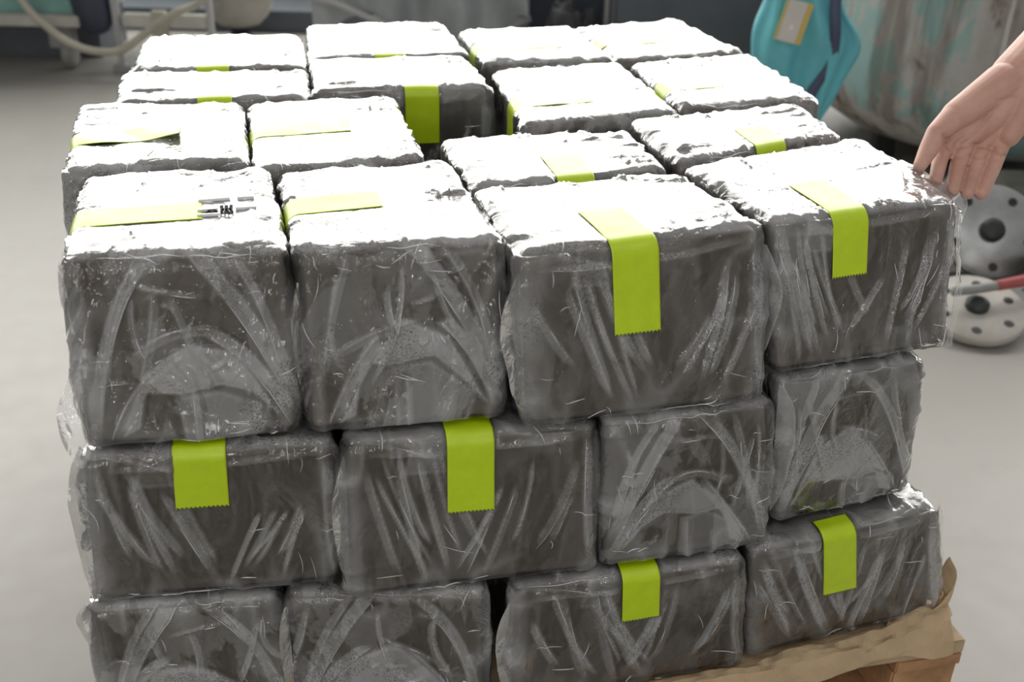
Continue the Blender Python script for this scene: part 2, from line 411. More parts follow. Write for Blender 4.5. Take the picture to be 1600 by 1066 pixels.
    def tape(s, tp):
        NW, NL = 24, 60; wd = tp.get('wd', .050); V = []; F = []
        us = np.linspace(-wd/2, wd/2, NW+1); ws = np.linspace(tp['w0'], tp['w1'], NL+1)
        Ls = []
        for j, wv in enumerate(ws):
            for i, x in enumerate(us):
                w2 = wv
                if j == 0 and i % 2: w2 = wv+.0028
                if j == NL and i % 2: w2 = wv-.0028
                c = x+(w2-s.lz)*tp.get('skew', 0)
                if tp['side'] == 'front':
                    a = tp['u']+c/s.lx; L = (a, 0, w2/s.lz) if w2 < s.lz else (a, (w2-s.lz)/s.ly, 1)
                else:
                    b = tp['u']+c/s.ly; L = (0, b, w2/s.lz) if w2 < s.lz else ((w2-s.lz)/s.lx, b, 1)
                Ls.append(L)
        L = np.clip(np.array(Ls), 0, 1); p, n = s.rnd(L, .0008, .013)
        wob = (vnoise(p*40+s.seed, 8)-.5)*.0012
        lift = np.zeros(len(L))
        if tp.get('curl'):
            jj = np.repeat(np.arange(NL+1), NW+1)/NL; ii = np.tile(np.arange(NW+1), NL+1)/NW
            lift = tp['curl']*np.clip((jj-.55)/.45, 0, 1)**2*(1-.6*ii)+.002*np.sin(jj*14+ii*3)*(jj > .2)
        P1 = s.out(p+n*(.0030+wob+lift)[:, None]); P2 = s.out(p+n*(.0026+wob+lift)[:, None])
        V = np.concatenate([P1, P2]); m = len(P1)
        for j in range(NL):
            for i in range(NW):
                a = j*(NW+1)+i; F.append((a, a+1, a+NW+2, a+NW+1)); F.append((a+m, a+NW+1+m, a+NW+2+m, a+1+m))
        for j in range(NL):
            a = j*(NW+1); b = a+NW; F.append((a, a+NW+1, a+NW+1+m, a+m)); F.append((b, b+m, b+NW+1+m, b+NW+1))
        for i in range(NW):
            F.append((i, i+m, i+1+m, i+1)); a = NL*(NW+1)+i; F.append((a, a+1, a+1+m, a+m))
        return V, F

def creases(s, rng, n, root, name='film_glint_ribs'):
    """added glint lines: hair-thin pale ribs along rolled film edges, front and top"""
    C = []
    for (p0, p1, p2, wd, h, hz, sd_) in s.ridges:
        if rng.random() < .75 or hz > .6:
            a = rng.uniform(0, .6); b = min(1, a+rng.uniform(.15, .5)); t = np.linspace(a, b, 16)[:, None]
            C.append(((1-t)**2*np.array(p0)+2*t*(1-t)*np.array(p1)+t*t*np.array(p2), rng.uniform(.00030, .00060)))
    for k in range(n):          # short glint lines, gathered towards the corners and edges
        if rng.random() < .5: u, v = rng.choice((rng.uniform(.03, .2), rng.uniform(.8, .97))), rng.uniform(.05, .97)
        else: u, v = rng.uniform(.1, .9), rng.choice((rng.uniform(.85, 1.02), rng.uniform(.02, .12), rng.uniform(.3, .7)))
        a = rng.choice((rng.uniform(1.0, 2.1), rng.uniform(-.4, .4))); l = rng.uniform(.03, .14); t = np.linspace(0, 1, 9)[:, None]; q = rng.uniform(-.007, .007)
        d = np.array([math.cos(a), math.sin(a)*1.3])
        C.append((np.array([u, v])+d*l*t+np.array([-d[1], d[0]])*q*np.sin(t*math.pi), rng.uniform(.00035, .0007)))
    for k in range(3):
        u = rng.uniform(.03, .6); t = np.linspace(0, 1, 16)[:, None]; w_ = rng.choice((.015, .03, .985, 1.0))
        C.append((np.concatenate([u+t*rng.uniform(.12, .35), w_+.008*np.sin(t*9+k)], 1), .0005))
    V = []; F = []
    for c, r in C:
        c = c[(c[:, 0] > .01) & (c[:, 0] < .99) & (c[:, 1] > .005)]
        if len(c) < 4: continue
        for tp in s.tapes:
            if tp['side'] == 'front' and np.any((np.abs(c[:, 0]-tp['u'])*s.lx < .03) & (c[:, 1]*s.lz > tp['w0']-.004) & (c[:, 1]*s.lz < tp['w1'])): c = c[:0]; break
        if len(c) < 4: continue
        L = np.array([(u, 0, w) if w < 1 else (u, min(1, (w-1)*s.lz/s.ly), 1) for u, w in c]); L = np.clip(L, 0, 1)
        p, n = s.rnd(L, .0008, .013); d, _ = s.film_disp(L, p, n); P = s.out(p+n*(d+.0003)[:, None]); m = len(P); k0 = len(V)
        for i in range(m):
            T = Vector(P[min(i+1, m-1)]-P[max(i-1, 0)]).normalized(); N = Vector(n[i]); B = T.cross(N); rr = r*(.15+math.sin(math.pi*(i+.5)/m))
            for a in range(5): V.append(Vector(P[i])+(N*math.cos(a*1.2566)+B*math.sin(a*1.2566))*rr)
        for i in range(m-1):
            for a in range(5): F.append((k0+i*5+a, k0+i*5+(a+1) % 5, k0+(i+1)*5+(a+1) % 5, k0+(i+1)*5+a))
    o = link_mesh(name, V, F, M['fold'], root); o['kind'] = 'stuff'; return o

def end_folds(rng, sc=1.0):
    """folded-over end of the bag: an arch of doubled film over the lower middle, folds running from the top to the lower corners"""
    j = lambda a=.06: rng.uniform(-a, a)
    R = [((.52+j(), 1.05, ), (.72+j(), .75), (.97+j(.02), .10), .016, .0035, .75, 1),
         ((.68+j(), 1.02), (.85+j(), .7), (.93+j(.02), .30), .009, .0025, .6, 1),
         ((.45+j(), .98), (.15+j(), .75), (.06+j(.02), .05), .013, .0032, .7, -1),
         ((.30+j(), 1.0), (.12, .7), (.10+j(.03), .28), .008, .0022, .55, 1),
         ((.20+j(), .45+j()), (.42+j(), .66+j()), (.62+j(), .62+j()), .010, .0025, .5, -1),
         ((.10, .06), (.22, .35+j()), (.45+j(), .55+j()), .012, .003, .8, -1),
         ((.60+j(), .60), (.80+j(), .48), (.95, .08), .013, .003, .85, 1),
         ((.25+j(), .86+j()), (.42, .84+j()), (.60+j(), .80+j()), .005, .0018, .3, 1),
         ((.5, .32), (.505, .15), (.5, .0), .006, .0015, .5, 1)]
    for k in range(7):
        u, v = rng.uniform(.15, .85), rng.uniform(.1, .95); a = rng.uniform(0, math.pi); l = rng.uniform(.05, .14)
        R.append(((u, v), (u+l*.5*math.cos(a)+.02, v+l*.5*math.sin(a)), (u+l*math.cos(a), v+l*math.sin(a)), .004, .002, .25, rng.choice((-1, 1))))
    keep = R[:2]+R[5:7]+[r for r in R[2:5]+R[7:] if rng.random() < .72]
    for k in range(4):
        u = rng.uniform(.05, .9); R2 = ((u, rng.uniform(.8, 1.02)), (u+j(.1), .6), (u+j(.2), rng.uniform(.2, .5)), rng.uniform(.004, .009), .0022, rng.uniform(.35, .7), rng.choice((-1, 1))); keep.append(R2)
    R = keep
    top = .60+j(.08); b = .33+j(.10)
    F = [([(.16, .08), (.30+j(.02), .36), (.50+j(.03), top), (.72, .50+j(.03)), (.90, .14), (.78, .28), (.64+j(.02), b+.02), (.45, b-.02), (.28, b), (.24, .12)], .0026, .80)]
    if rng.random() < .5:      # some bags are folded over the other way
        R = [((1-a[0], a[1]), (1-m[0], m[1]), (1-c[0], c[1]), w_, h, z, -q) for a, m, c, w_, h, z, q in R]
        F = [([(1-p[0], p[1]) for p in F[0][0]], F[0][1], F[0][2])]
    F.append(([(.45, .0), (.45+j(.02), b-.04), (.62, b-.02), (.85, .18), (.8, .0)], .0008, .30))
    return R, F

def long_folds(rng, tape_u=.5):
    R = []
    for k in range(rng.randint(8, 10)):
        u = rng.uniform(.02, .42); l = rng.uniform(.1, .22)
        R.append(((u, rng.uniform(.75, 1.02)), (u+l*.35, .55), (u+l, rng.uniform(.02, .35)), rng.uniform(.004, .010), rng.uniform(.0015, .0032), rng.uniform(.35, .8), rng.choice((-1, 1))))
    for k in range(rng.randint(5, 7)):
        u = rng.uniform(.60, .97); l = rng.uniform(.08, .2)
        R.append(((u, rng.uniform(.55, .95)), (u-l*.3, .45), (u-l, rng.uniform(.03, .3)), rng.uniform(.004, .009), rng.uniform(.0015, .003), rng.uniform(.35, .75), rng.choice((-1, 1))))
    R.append(((.03, .92), (.5, .86+rng.uniform(-.04, .04)), (.97, .95), .007, .0022, .35, 1))
    R.append(((.10, .99), (.3, .93), (tape_u-.08, .88), .005, .002, .3, -1))
    R.append(((.95, .97), (.93, .5), (.97, .05), .008, .003, .6, 1))
    F = [([(tape_u-.26, .80), (tape_u-.05, .80), (tape_u-.05, .98), (tape_u-.22, 1.0)], .0008, .22)]
    return R, F

def top_folds(rng, s):
    R = []; dl = s.ly/s.lz
    for k in range(14):
        side = rng.randint(0, 3)
        if side == 0: a = (rng.uniform(.05, .95), 1+.02*dl); b = (a[0]+rng.uniform(-.15, .15), 1+rng.uniform(.12, .35)*dl)
        elif side == 1: a = (.02, 1+rng.uniform(.05, .95)*dl); b = (rng.uniform(.12, .35), a[1]+rng.uniform(-.15, .15))
        elif side == 2: a = (.98, 1+rng.uniform(.05, .95)*dl); b = (rng.uniform(.65, .88), a[1]+rng.uniform(-.15, .15))
        else: a = (rng.uniform(.05, .95), 1+.97*dl); b = (a[0]+rng.uniform(-.15, .15), 1+rng.uniform(.65, .9)*dl)
        m = ((a[0]+b[0])/2+rng.uniform(-.04, .04), (a[1]+b[1])/2+rng.uniform(-.03, .03))
        R.append((a, m, b, rng.uniform(.004, .011), rng.uniform(.0012, .003), .25, rng.choice((-1, 1))))
    return R

def make_bag(top, bot, z1, z0, label, group, style, tapes=(), seed=1, res=(60, 50, 40), ear=(.004, .004), extra=None):
    s = Bag(top, bot, z1, z0); s.seed = seed; s.ear = ear; s.tapes = list(tapes); rng = random.Random(seed*31+5)
    for tp in s.tapes:      # w given as metres below/above the top edge
        tp['w0'] = s.lz+tp['lo']; tp['w1'] = s.lz+tp['hi']
    u = s.tapes[0]['u'] if s.tapes and s.tapes[0]['side'] == 'front' else .5
    R, F = end_folds(rng) if style == 'end' else long_folds(rng, u) if style == 'long' else ([], [])
    s.ridges = R+top_folds(rng, s); s.flaps = F
    if extra: s.ridges += extra
    root = thing('clay_bag', label, 'clay bag', (0, 0, 0), group)
    cn = tuple(max(8, k//3) for k in res)
    V, Fc = s.clay(*cn); link_mesh('clay_block', V, Fc, M['clay'], root)
    V, Ff, hz = s.film(*res); link_mesh('plastic_wrap', V, Ff, M['film'], root, attr=hz, mist=.34 if style == 'end' else .13)
    for tp in s.tapes:
        V, Ft = s.tape(tp); link_mesh('tape_strip', V, Ft, M['tape'], root)
    if group != GH: creases(s, rng, 18 if style == 'end' else 12, root)
    return root, s

def sheet(name, inner, outer, parent, mat, n=6, m=10, amp=.003, seed=1, hz=.45, bulge=0):
    """loose film between two edges, crumpled"""
    A = spline(inner, n); B = spline(outer, n); V = []; F = []
    k = len(A)
    for j in range(m+1):
        t = j/m; V.append(A*(1-t)+B*t+np.array([0, 0, 1])*bulge*math.sin(t*math.pi))
    V = np.concatenate(V); nn = np.stack([vnoise(V*45+seed, 11)-.5, vnoise(V*45+seed, 12)-.5, vnoise(V*45+seed, 13)-.5], 1)*2
    tt = np.repeat(np.linspace(0, 1, m+1), k)
    V = V+nn*amp*np.sin(tt*math.pi*.85)[:, None]
    F = np.array([(j*k+i, j*k+i+1, (j+1)*k+i+1, (j+1)*k+i) for j in range(m) for i in range(k-1)])
    h = hz*(.5+.8*vnoise(V*60+seed, 21))
    h[tt > .97] = .9
    return link_mesh(name, V, F, mat, parent, attr=np.clip(h, 0, 1) if mat is M['film'] else None)

def FT(u, lo, hi, **k): return dict(side='front', u=u, lo=lo, hi=hi, **k)
def LT(u, lo, hi, **k): return dict(side='left', u=u, lo=lo, hi=hi, **k)
GT, G2, G3, GH = 'clay bags of the top layer', 'clay bags of the middle layer', 'clay bags of the bottom layer', 'clay bags behind the front row of the lower layers'
T1, T0 = .78, .577
HR, MR, BR_ = (140, 52, 104), (70, 60, 42), (56, 50, 34)

# front row of the top layer
A1, sA1 = make_bag([(.009, .040), (.226, .021), (.216, .277), (.006, .286)], [(.012, .006), (.226, -.004), (.216, .277), (.01, .286)], T1, T0,
    'clay bag at front left corner of top layer with green tape and printed marks', GT, 'end', [LT(.40, -.09, .135, skew=.10)], 1, HR, (.010, .004))
B1, _ = make_bag([(.233, .019), (.446, .011), (.432, .265), (.225, .264)], [(.232, -.008), (.443, -.016), (.432, .265), (.23, .264)], T1, T0,
    'clay bag at front of top layer, second from left, arched fold on its end', GT, 'end', [LT(.48, -.05, .105, skew=.12)], 2, HR, (.004, .006))
C1, _ = make_bag([(.452, -.030), (.732, .003), (.702, .184), (.440, .166)], [(.464, -.040), (.739, -.033), (.702, .184), (.446, .166)], T1, T0,
    'clay bag at front centre of top layer, longest green tape down its face', GT, 'long', [FT(.45, -.102, .090, wd=.052, skew=-.02)], 3, HR, (.012, .008))
D1, _ = make_bag([(.744, .008), (.990, .040), (.998, .278), (.714, .205)], [(.762, -.018), (.992, .008), (.998, .278), (.722, .205)], T1, .600,
    'clay bag at front right of top layer, its plastic lifted by the hand', GT, 'long', [FT(.40, -.072, .10, wd=.052)], 4, HR, (.006, .003))
# rest of the top layer
tops = [
 ('A2', [(-.018, .300), (.191, .309), (.189, .568), (-.030, .578)], 'clay bag behind the front left corner bag, twisted bright green tape on top', [LT(.42, -.09, .135, skew=.05, curl=.006)], 'end', MR, (.012, .004)),
 ('B2', [(.200, .275), (.407, .287), (.405, .570), (.196, .568)], 'clay bag in the second row, second from left, faint tape at its left edge', [LT(.50, -.05, .13, skew=.05)], 'end', MR, (.004, .004)),
 ('C2', [(.447, .176), (.692, .205), (.700, .366), (.438, .368)], 'clay bag behind the front centre bag, pale tape slanting over its top', [FT(.52, -.07, .085)], 'long', MR, (.006, .004)),
 ('D2', [(.714, .218), (.976, .296), (.978, .440), (.708, .405)], 'clay bag right behind the front right corner bag', [FT(.55, -.07, .075)], 'long', MR, (.006, .004)),
 ('A3', [(.019, .592), (.283, .583), (.289, .734), (.012, .764)], 'clay bag third from the front on the left edge of the stack', [FT(.50, -.07, .10)], 'long', BR_, (.006, .004)),
 ('A4', [(.023, .778), (.291, .766), (.294, .993), (.033, 1.015)], 'clay bag at the far left corner of the stack, tape over its front edge', [FT(.46, -.06, .12)], 'long', BR_, (.006, .004)),
 ('B3', [(.292, .606), (.556, .592), (.550, .782), (.299, .797)], 'clay bag with bright green tape on its shadowed face above the gap', [FT(.60, -.085, .03)], 'long', MR, (.004, .012)),
 ('B4', [(.299, .807), (.562, .805), (.558, 1.051), (.312, 1.060)], 'clay bag in the back row, second from left', [FT(.50, -.06, .05)], 'long', BR_, (.006, .004)),
 ('C3', [(.562, .414), (.799, .446), (.796, .718), (.580, .711)], 'clay bag behind the gap with green tape on its left side', [LT(.33, -.085, .12)], 'end', MR, (.010, .004)),
 ('C4', [(.575, .735), (.790, .733), (.785, .986), (.577, .979)], 'clay bag in the back row, third from left', [LT(.42, -.06, .15)], 'end', BR_, (.006, .004)),
 ('D3', [(.808, .452), (1.034, .473), (1.038, .748), (.814, .715)], 'clay bag on the right edge of the stack, third from the front', [LT(.40, -.06, .10)], 'end', MR, (.006, .008)),
 ('D4', [(.800, .740), (1.039, .768), (1.010, 1.033), (.795, .990)], 'clay bag at the far right corner of the stack', [LT(.45, -.06, .13)], 'end', BR_, (.006, .004)),
]
for i, (k, q, lab, tp, st, rs, ear) in enumerate(tops):
    make_bag(q, q, T1-.004*((i*7) % 3)*.5, T0, lab, GT, st, tp, 10+i, rs, ear)
# middle layer, front row
make_bag([(.003, -.001), (.259, -.019), (.262, .195), (.006, .205)], [(-.014, .020), (.258, .0), (.262, .195), (-.01, .205)], .574, .366,
    'clay bag at left end of the middle layer, short green tape near its top edge', G2, 'long', [FT(.45, -.076, .05, wd=.055)], 31, HR, (.012, .004))
make_bag([(.268, -.025), (.545, -.041), (.548, .175), (.27, .19)], [(.264, -.030), (.553, -.038), (.551, .175), (.268, .19)], .574, .366,
    'clay bag second from left in the middle layer, green tape at the middle of its face', G2, 'long', [FT(.485, -.100, .05, wd=.052)], 32, HR, (.012, .004))
make_bag([(.551, -.040), (.757, -.031), (.765, .24), (.556, .24)], [(.562, -.036), (.776, -.033), (.77, .24), (.56, .24)], .574, .366,
    'clay bag third from left in the middle layer, fan of crumpled film and no tape', G2, 'end', [], 33, HR, (.004, .006))
make_bag([(.766, -.016), (.966, .001), (.975, .27), (.774, .26)], [(.800, -.002), (1.004, .032), (.99, .29), (.786, .27)], .592, .370,
    'clay bag at right end of the middle layer, arched folds and no tape', G2, 'end', [], 34, HR, (.004, .004))
# bottom layer, front row
make_bag([(-.024, .015), (.186, -.003), (.19, .26), (-.02, .27)], [(-.02, .008), (.188, -.006), (.19, .26), (-.02, .27)], .362, .168,
    'clay bag at left end of the bottom layer, crumpled film at its upper left corner', G3, 'end', [], 41, HR, (.010, .004))
make_bag([(.194, -.004), (.423, -.044), (.43, .22), (.198, .25)], [(.196, -.006), (.425, -.044), (.43, .22), (.2, .25)], .362, .168,
    'clay bag second from left in the bottom layer, crumpled end without tape', G3, 'end', [], 42, HR, (.004, .004))
make_bag([(.452, -.045), (.742, -.048), (.745, .15), (.456, .16)], [(.455, -.045), (.768, -.030), (.75, .15), (.458, .16)], .362, .168,
    'clay bag third from left in the bottom layer, green tape high on its face', G3, 'long', [FT(.54, -.074, .05, wd=.047)], 43, HR, (.012, .004))
L1, _ = make_bag([(.752, -.038), (1.032, .000), (1.022, .20), (.758, .17)], [(.782, -.020), (1.078, .010), (1.04, .21), (.77, .18)], .364, .168,
    'clay bag at right end of the bottom layer above the kraft paper, slanting green tape', G3, 'long', [FT(.46, -.108, .028, wd=.048, skew=-.02)], 44, HR, (.004, .010))
# the lower layers behind the front row: low detail, seen only through gaps and from the side
proto, _ = make_bag([(-.10, -.13), (.10, -.13), (.10, .13), (-.10, .13)], [(-.10, -.13), (.10, -.13), (.10, .13), (-.10, .13)], .2, .0,
    'clay bag under the top layer, behind the front row', GH, 'end', [], 60, (22, 26, 18), (.003, .003))
def dup(root, loc, rz, scale):
    c = root.copy(); COL.objects.link(c); c.location = loc; c.rotation_euler = (0, 0, rz); c.scale = scale
    for ch in list(root.children):
        d = ch.copy(); COL.objects.link(d); d.parent = c
    return c
spots = []
for (x, y) in ((.13, .32), (.41, .32)): spots.append((x, y, .366, 1))
for (x, y) in ((.66, .40), (.89, .44)): spots.append((x, y, .366, 0))
for (x, y) in ((.11, .59), (.33, .59), (.11, .87), (.33, .87)): spots.append((x, y, .366, 0))
for (x, y) in ((.60, .66), (.89, .71), (.60, .90), (.89, .93)): spots.append((x, y, .366, 1))
for (x, y) in ((.09, .42), (.31, .42)): spots.append((x, y, .168, 0))
for (x, y) in ((.60, .28), (.90, .33)): spots.append((x, y, .168, 1))
for (x, y) in ((.13, .68), (.42, .68), (.13, .90), (.42, .90)): spots.append((x, y, .168, 1))
for (x, y) in ((.70, .57), (.93, .60), (.70, .86), (.93, .88)): spots.append((x, y, .168, 0))
for i, (x, y, z, r) in enumerate(spots):
    sc = (1.0, 1.0, 1.03 if z > .3 else .96)
    if i == 0: proto.location = (x, y, z); proto.rotation_euler = (0, 0, math.pi/2*r); proto.scale = sc; o = proto
    else: o = dup(proto, (x, y, z), math.pi/2*r, sc)

# loose film: ears at the stack's left and right outline, and the corner lifted by the hand
sheet('loose_film', [(.012, .022, .68), (.012, .016, .65), (.012, .012, .62), (.012, .008, .595), (.010, .002, .572)],
      [(.010, .022, .685), (-.004, .022, .65), (-.016, .018, .62), (-.014, .008, .59), (.000, -.004, .566)], A1, M['film'], amp=.004, seed=3)
ROOTS = [q for q in COL.objects if q.name.startswith('clay_bag')]
def ear(k, x, y, dx, dy, z1, z0, seed, xb=None, amp=.004, hz=.5):
    xb = x if xb is None else xb; zz = np.linspace(z1, z0, 6); f = np.array([.15, .8, 1, .85, .6, .1])
    inn = [(x+(xb-x)*i/5, y, z) for i, z in enumerate(zz)]; ou = [(x+(xb-x)*i/5+dx*f[i], y+dy*f[i], z+.004) for i, z in enumerate(zz)]
    sheet('loose_film', inn, ou, ROOTS[k], M['film'], n=6, m=7, amp=amp, seed=seed, hz=hz)
ear(2, .453, -.030, -.024, -.006, .755, .585, 31, .464)
ear(2, .733, .001, .016, -.022, .755, .60, 32, .738)
ear(1, .234, .014, -.012, -.020, .745, .60, 33)
ear(17, .268, -.026, -.018, -.012, .555, .38, 34, .266)
ear(18, .758, -.032, .020, -.012, .60, .42, 35, .772)
ear(16, .004, .000, -.020, .010, .585, .39, 36, -.010, .005)
ear(20, -.022, .014, -.016, .000, .372, .30, 37, None, .008, .8)
ear(22, .453, -.046, -.022, -.004, .345, .18, 38)
ear(23, 1.032, .000, .018, .020, .372, .20, 39, 1.07, .005)
ear(21, .194, -.006, -.014, -.010, .35, .19, 40)
ear(0, .010, .036, -.008, .010, .775, .69, 41)
tin = [(.984, .165, .7845), (.975, .14, .784), (.955, .10, .783), (.930, .06, .782), (.935, .040, .774), (.955, .038, .772), (.982, .036, .768), (.988, .020, .721), (.988, .006, .671), (.988, .002, .607)]
tout = [(.990, .165, .785), (.997, .139, .785), (1.006, .131, .777), (1.022, .119, .771), (1.036, .111, .763), (1.044, .097, .752), (1.025, .07, .736), (1.010, .038, .692), (1.012, .026, .668), (.996, .002, .612)]
sheet('loose_film', tin, tout, D1, M['film'], n=8, m=16, amp=.005, seed=8, hz=.35)

# paper and pallet
pal = thing('pallet', 'wooden pallet under the stack, its corner showing at the lower right', 'pallet')
PZ = .160
X0, X1, Y0, Y1 = -.04, 1.098, -.040, 1.075
ys = np.linspace(Y0+.05, Y1-.05, 8)
for k, y in enumerate(ys):
    bm = bmesh.new(); add_box(bm, ((X0+X1)/2, y, PZ-.011), Vector((1, 0, 0)), Vector((0, 1, 0)), HZ, (X1-X0+.004*(k % 2), .10, .022), .002)
    bm_obj('deck_board', bm, M['wood2'], pal)
for x in (X0+.05, (X0+X1)/2, X1-.05):
    bm = bmesh.new(); add_box(bm, (x, (Y0+Y1)/2, PZ-.033), Vector((1, 0, 0)), Vector((0, 1, 0)), HZ, (.10, Y1-Y0, .0215), .002); bm_obj('stringer_board', bm, M['wood'], pal)
    for y in (Y0+.07, (Y0+Y1)/2, Y1-.07):
        bm = bmesh.new(); add_box(bm, (x, y, PZ-.080), Vector((1, 0, 0)), Vector((0, 1, 0)), HZ, (.10, .13, .072), .003); bm_obj('pallet_block', bm, M['wood'], pal)
for y in (Y0+.05, (Y0+Y1)/2, Y1-.05):
    bm = bmesh.new(); add_box(bm, ((X0+X1)/2, y, .022), Vector((1, 0, 0)), Vector((0, 1, 0)), HZ, (X1-X0, .10, .043), .002); bm_obj('base_board', bm, M['wood'], pal)
settle(pal)
def paper():
    pp = thing('kraft_paper', 'brown kraft paper sheet crumpled between pallet and bottom bags', 'paper')
    xs = np.linspace(.50, 1.078, 110); rows = []
    prof = [(.10, .002), (.03, .003), (.004, .006), (-.006, .012), (-.016, .011), (-.024, .010), (-.030, .004), (-.036, -.004), (-.040, -.012)]
    V = []
    for j, (dy, dz) in enumerate(prof):
        for i, x in enumerate(xs):
            f = np.clip((x-.98)/.11, 0, 1); base = np.interp(x, [.5, .78, 1.08, 1.1], [-.046, -.026, .006, .01])
            base2 = max(base, -.03) if j < 3 else base
            c = float(vnoise(np.array([[x*24, j*.9, 0]]), 5)[0]-.5); c2 = float(vnoise(np.array([[x*60, j*1.7, 2]]), 6)[0]-.5)
            y = base2+dy*(1+.25*f)+c*.006; z = PZ+.002+dz*(1+.8*f)+(c*.010+c2*.007+f*.005)*(j > 2)
            if j <= 2: z = PZ+.0035+dz*.3
            if y > Y0 and z < PZ+.0015: z = PZ+.0015
            V.append((x, y, z))
    n = len(xs); F = np.array([(j*n+i, j*n+i+1, (j+1)*n+i+1, (j+1)*n+i) for j in range(len(prof)-1) for i in range(n-1)])
    o = link_mesh('paper_sheet', V, F[:, ::-1], M['kraft'], pp, smooth=False)
    md = o.modifiers.new('s', 'SOLIDIFY'); md.thickness = .0012; md.offset = 1
    # crumpled corner standing up
    a = [(1.045, .000, .170), (1.068, .000, .185), (1.088, .002, .186), (1.093, .02, .19), (1.093, .06, .175)]
    b = [(1.050, -.004, .182), (1.075, .002, .196), (1.093, .006, .214), (1.100, .014, .236), (1.097, .03, .250)]
    o = sheet('paper_flap', a, b, pp, M['kraft'], n=5, m=9, amp=.007, seed=4)
    o.modifiers.new('s', 'SOLIDIFY').thickness = .0012
    a = [(.985, -.018, .168), (1.03, -.018, .172), (1.06, -.014, .176), (1.094, -.006, .176), (1.096, .03, .172)]
    b = [(1.0, .0, .180), (1.03, .002, .186), (1.062, .006, .192), (1.090, .012, .200), (1.094, .04, .192)]
    o = sheet('paper_flap', a, b, pp, M['kraft'], n=5, m=9, amp=.008, seed=14)
    o.modifiers.new('s', 'SOLIDIFY').thickness = .0012
    for q in pp.children:
        for p in q.data.polygons: p.use_smooth = False
    return pp
paper()

# printed marks on the top of the front left bag
def marks():
    V, F, G = [], [], []
    z = T1+.0046
    def stroke(x0, y0, x1, y1, wd=.0011):
        d = Vector((x1-x0, y1-y0)); n = Vector((-d.y, d.x)).normalized()*wd/2; k = len(V)
        for zz in (z-.003, z): V.extend([(x0+n.x, y0+n.y, zz), (x1+n.x, y1+n.y, zz), (x1-n.x, y1-n.y, zz), (x0-n.x, y0-n.y, zz)])
        F.extend([(k+4, k+5, k+6, k+7), (k+3, k+2, k+1, k), (k, k+1, k+5, k+4), (k+2, k+3, k+7, k+6), (k+1, k+2, k+6, k+5), (k+3, k, k+4, k+7)])
    cx, cy = .1665, .139
    stroke(cx-.006, cy, cx+.007, cy)
    for x in (-.0055, -.0015, .0025, .0065): stroke(cx+x, cy, cx+x, cy-.009, .0012)
    for x in (-.006, -.001, .004):
        stroke(cx+x, cy+.008, cx+x+.003, cy+.008); stroke(cx+x, cy+.008, cx+x, cy+.004); stroke(cx+x, cy+.004, cx+x+.003, cy+.004)
    stroke(cx-.018, cy-.002, cx-.011, cy-.002); stroke(cx-.018, cy-.002, cx-.021, cy-.008); stroke(cx-.011, cy-.002, cx-.009, cy-.007); stroke(cx-.017, cy-.006, cx-.012, cy-.007)
    link_mesh('printed_letters', V, F, M['ink'], A1, smooth=False)['kind'] = 'stuff'
    V.clear(); F.clear(); z = T1+.0044
    for (p, q, r, t, wd) in ((-.030, .003, -.009, .003, .006), (.010, .003, .032, .003, .006), (-.030, -.013, -.006, -.013, .002), (-.03, .032, .004, .034, .004), (.012, .034, .03, .034, .004)):
        V.clear(); F.clear(); stroke(cx+p, cy+q, cx+r, cy+t, wd); link_mesh('printed_bar', V, F, M['inkgrey'], A1, smooth=False)
marks()
for o in [q for q in COL.objects if q.name.startswith('clay_bag') and q['group'] != GH]: settle(o)

# ------------------------------------------------------------------ the hand
S = {
'arm': [[1.5275, 0.3676, 1.077, 0.0531], [1.3169, 0.2651, 0.9668, 0.042], [1.2082, 0.2254, 0.91, 0.0362]],
'wrist': [[1.2082, 0.2254, 0.91, 0.0354], [1.1478, 0.1974, 0.8748, 0.0324]],
'palm1': [[1.1416, 0.1867, 0.8632, 0.0275], [1.0617, 0.1748, 0.8165, 0.0145]],
'palm2': [[1.1444, 0.1842, 0.8597, 0.0275], [1.0766, 0.1671, 0.8091, 0.0145]],
'palm3': [[1.1506, 0.1859, 0.8549, 0.0268], [1.0999, 0.1698, 0.8029, 0.0146]],
'palm4': [[1.1548, 0.1818, 0.8492, 0.0259], [1.1202, 0.1639, 0.8013, 0.0146]],
'thenar': [[1.1247, 0.1886, 0.8698, 0.0266], [1.0557, 0.1708, 0.8386, 0.0183]],
'hypo': [[1.1473, 0.1656, 0.8484, 0.0217], [1.1271, 0.1571, 0.8131, 0.0145]],
'thumb': [[1.0557, 0.1708, 0.8386, 0.0175], [1.0228, 0.1546, 0.8222, 0.0134], [1.009, 0.1452, 0.803, 0.0118], [0.9954, 0.135, 0.7891, 0.0086]],
'index': [[1.0573, 0.1731, 0.8115, 0.0129], [1.0335, 0.1527, 0.7893, 0.01], [1.0104, 0.1196, 0.7739, 0.0082]],
'middle': [[1.074, 0.1662, 0.8062, 0.0121], [1.0536, 0.1428, 0.78, 0.01], [1.0298, 0.1101, 0.763, 0.0086]],
'ring': [[1.1004, 0.1685, 0.8008, 0.0122], [1.0759, 0.1393, 0.7749, 0.0096], [1.049, 0.1071, 0.7596, 0.0082]],
'pinky': [[1.1224, 0.1627, 0.7999, 0.0122], [1.097, 0.1345, 0.7754, 0.0096], [1.0683, 0.1066, 0.7586, 0.0087]],
}
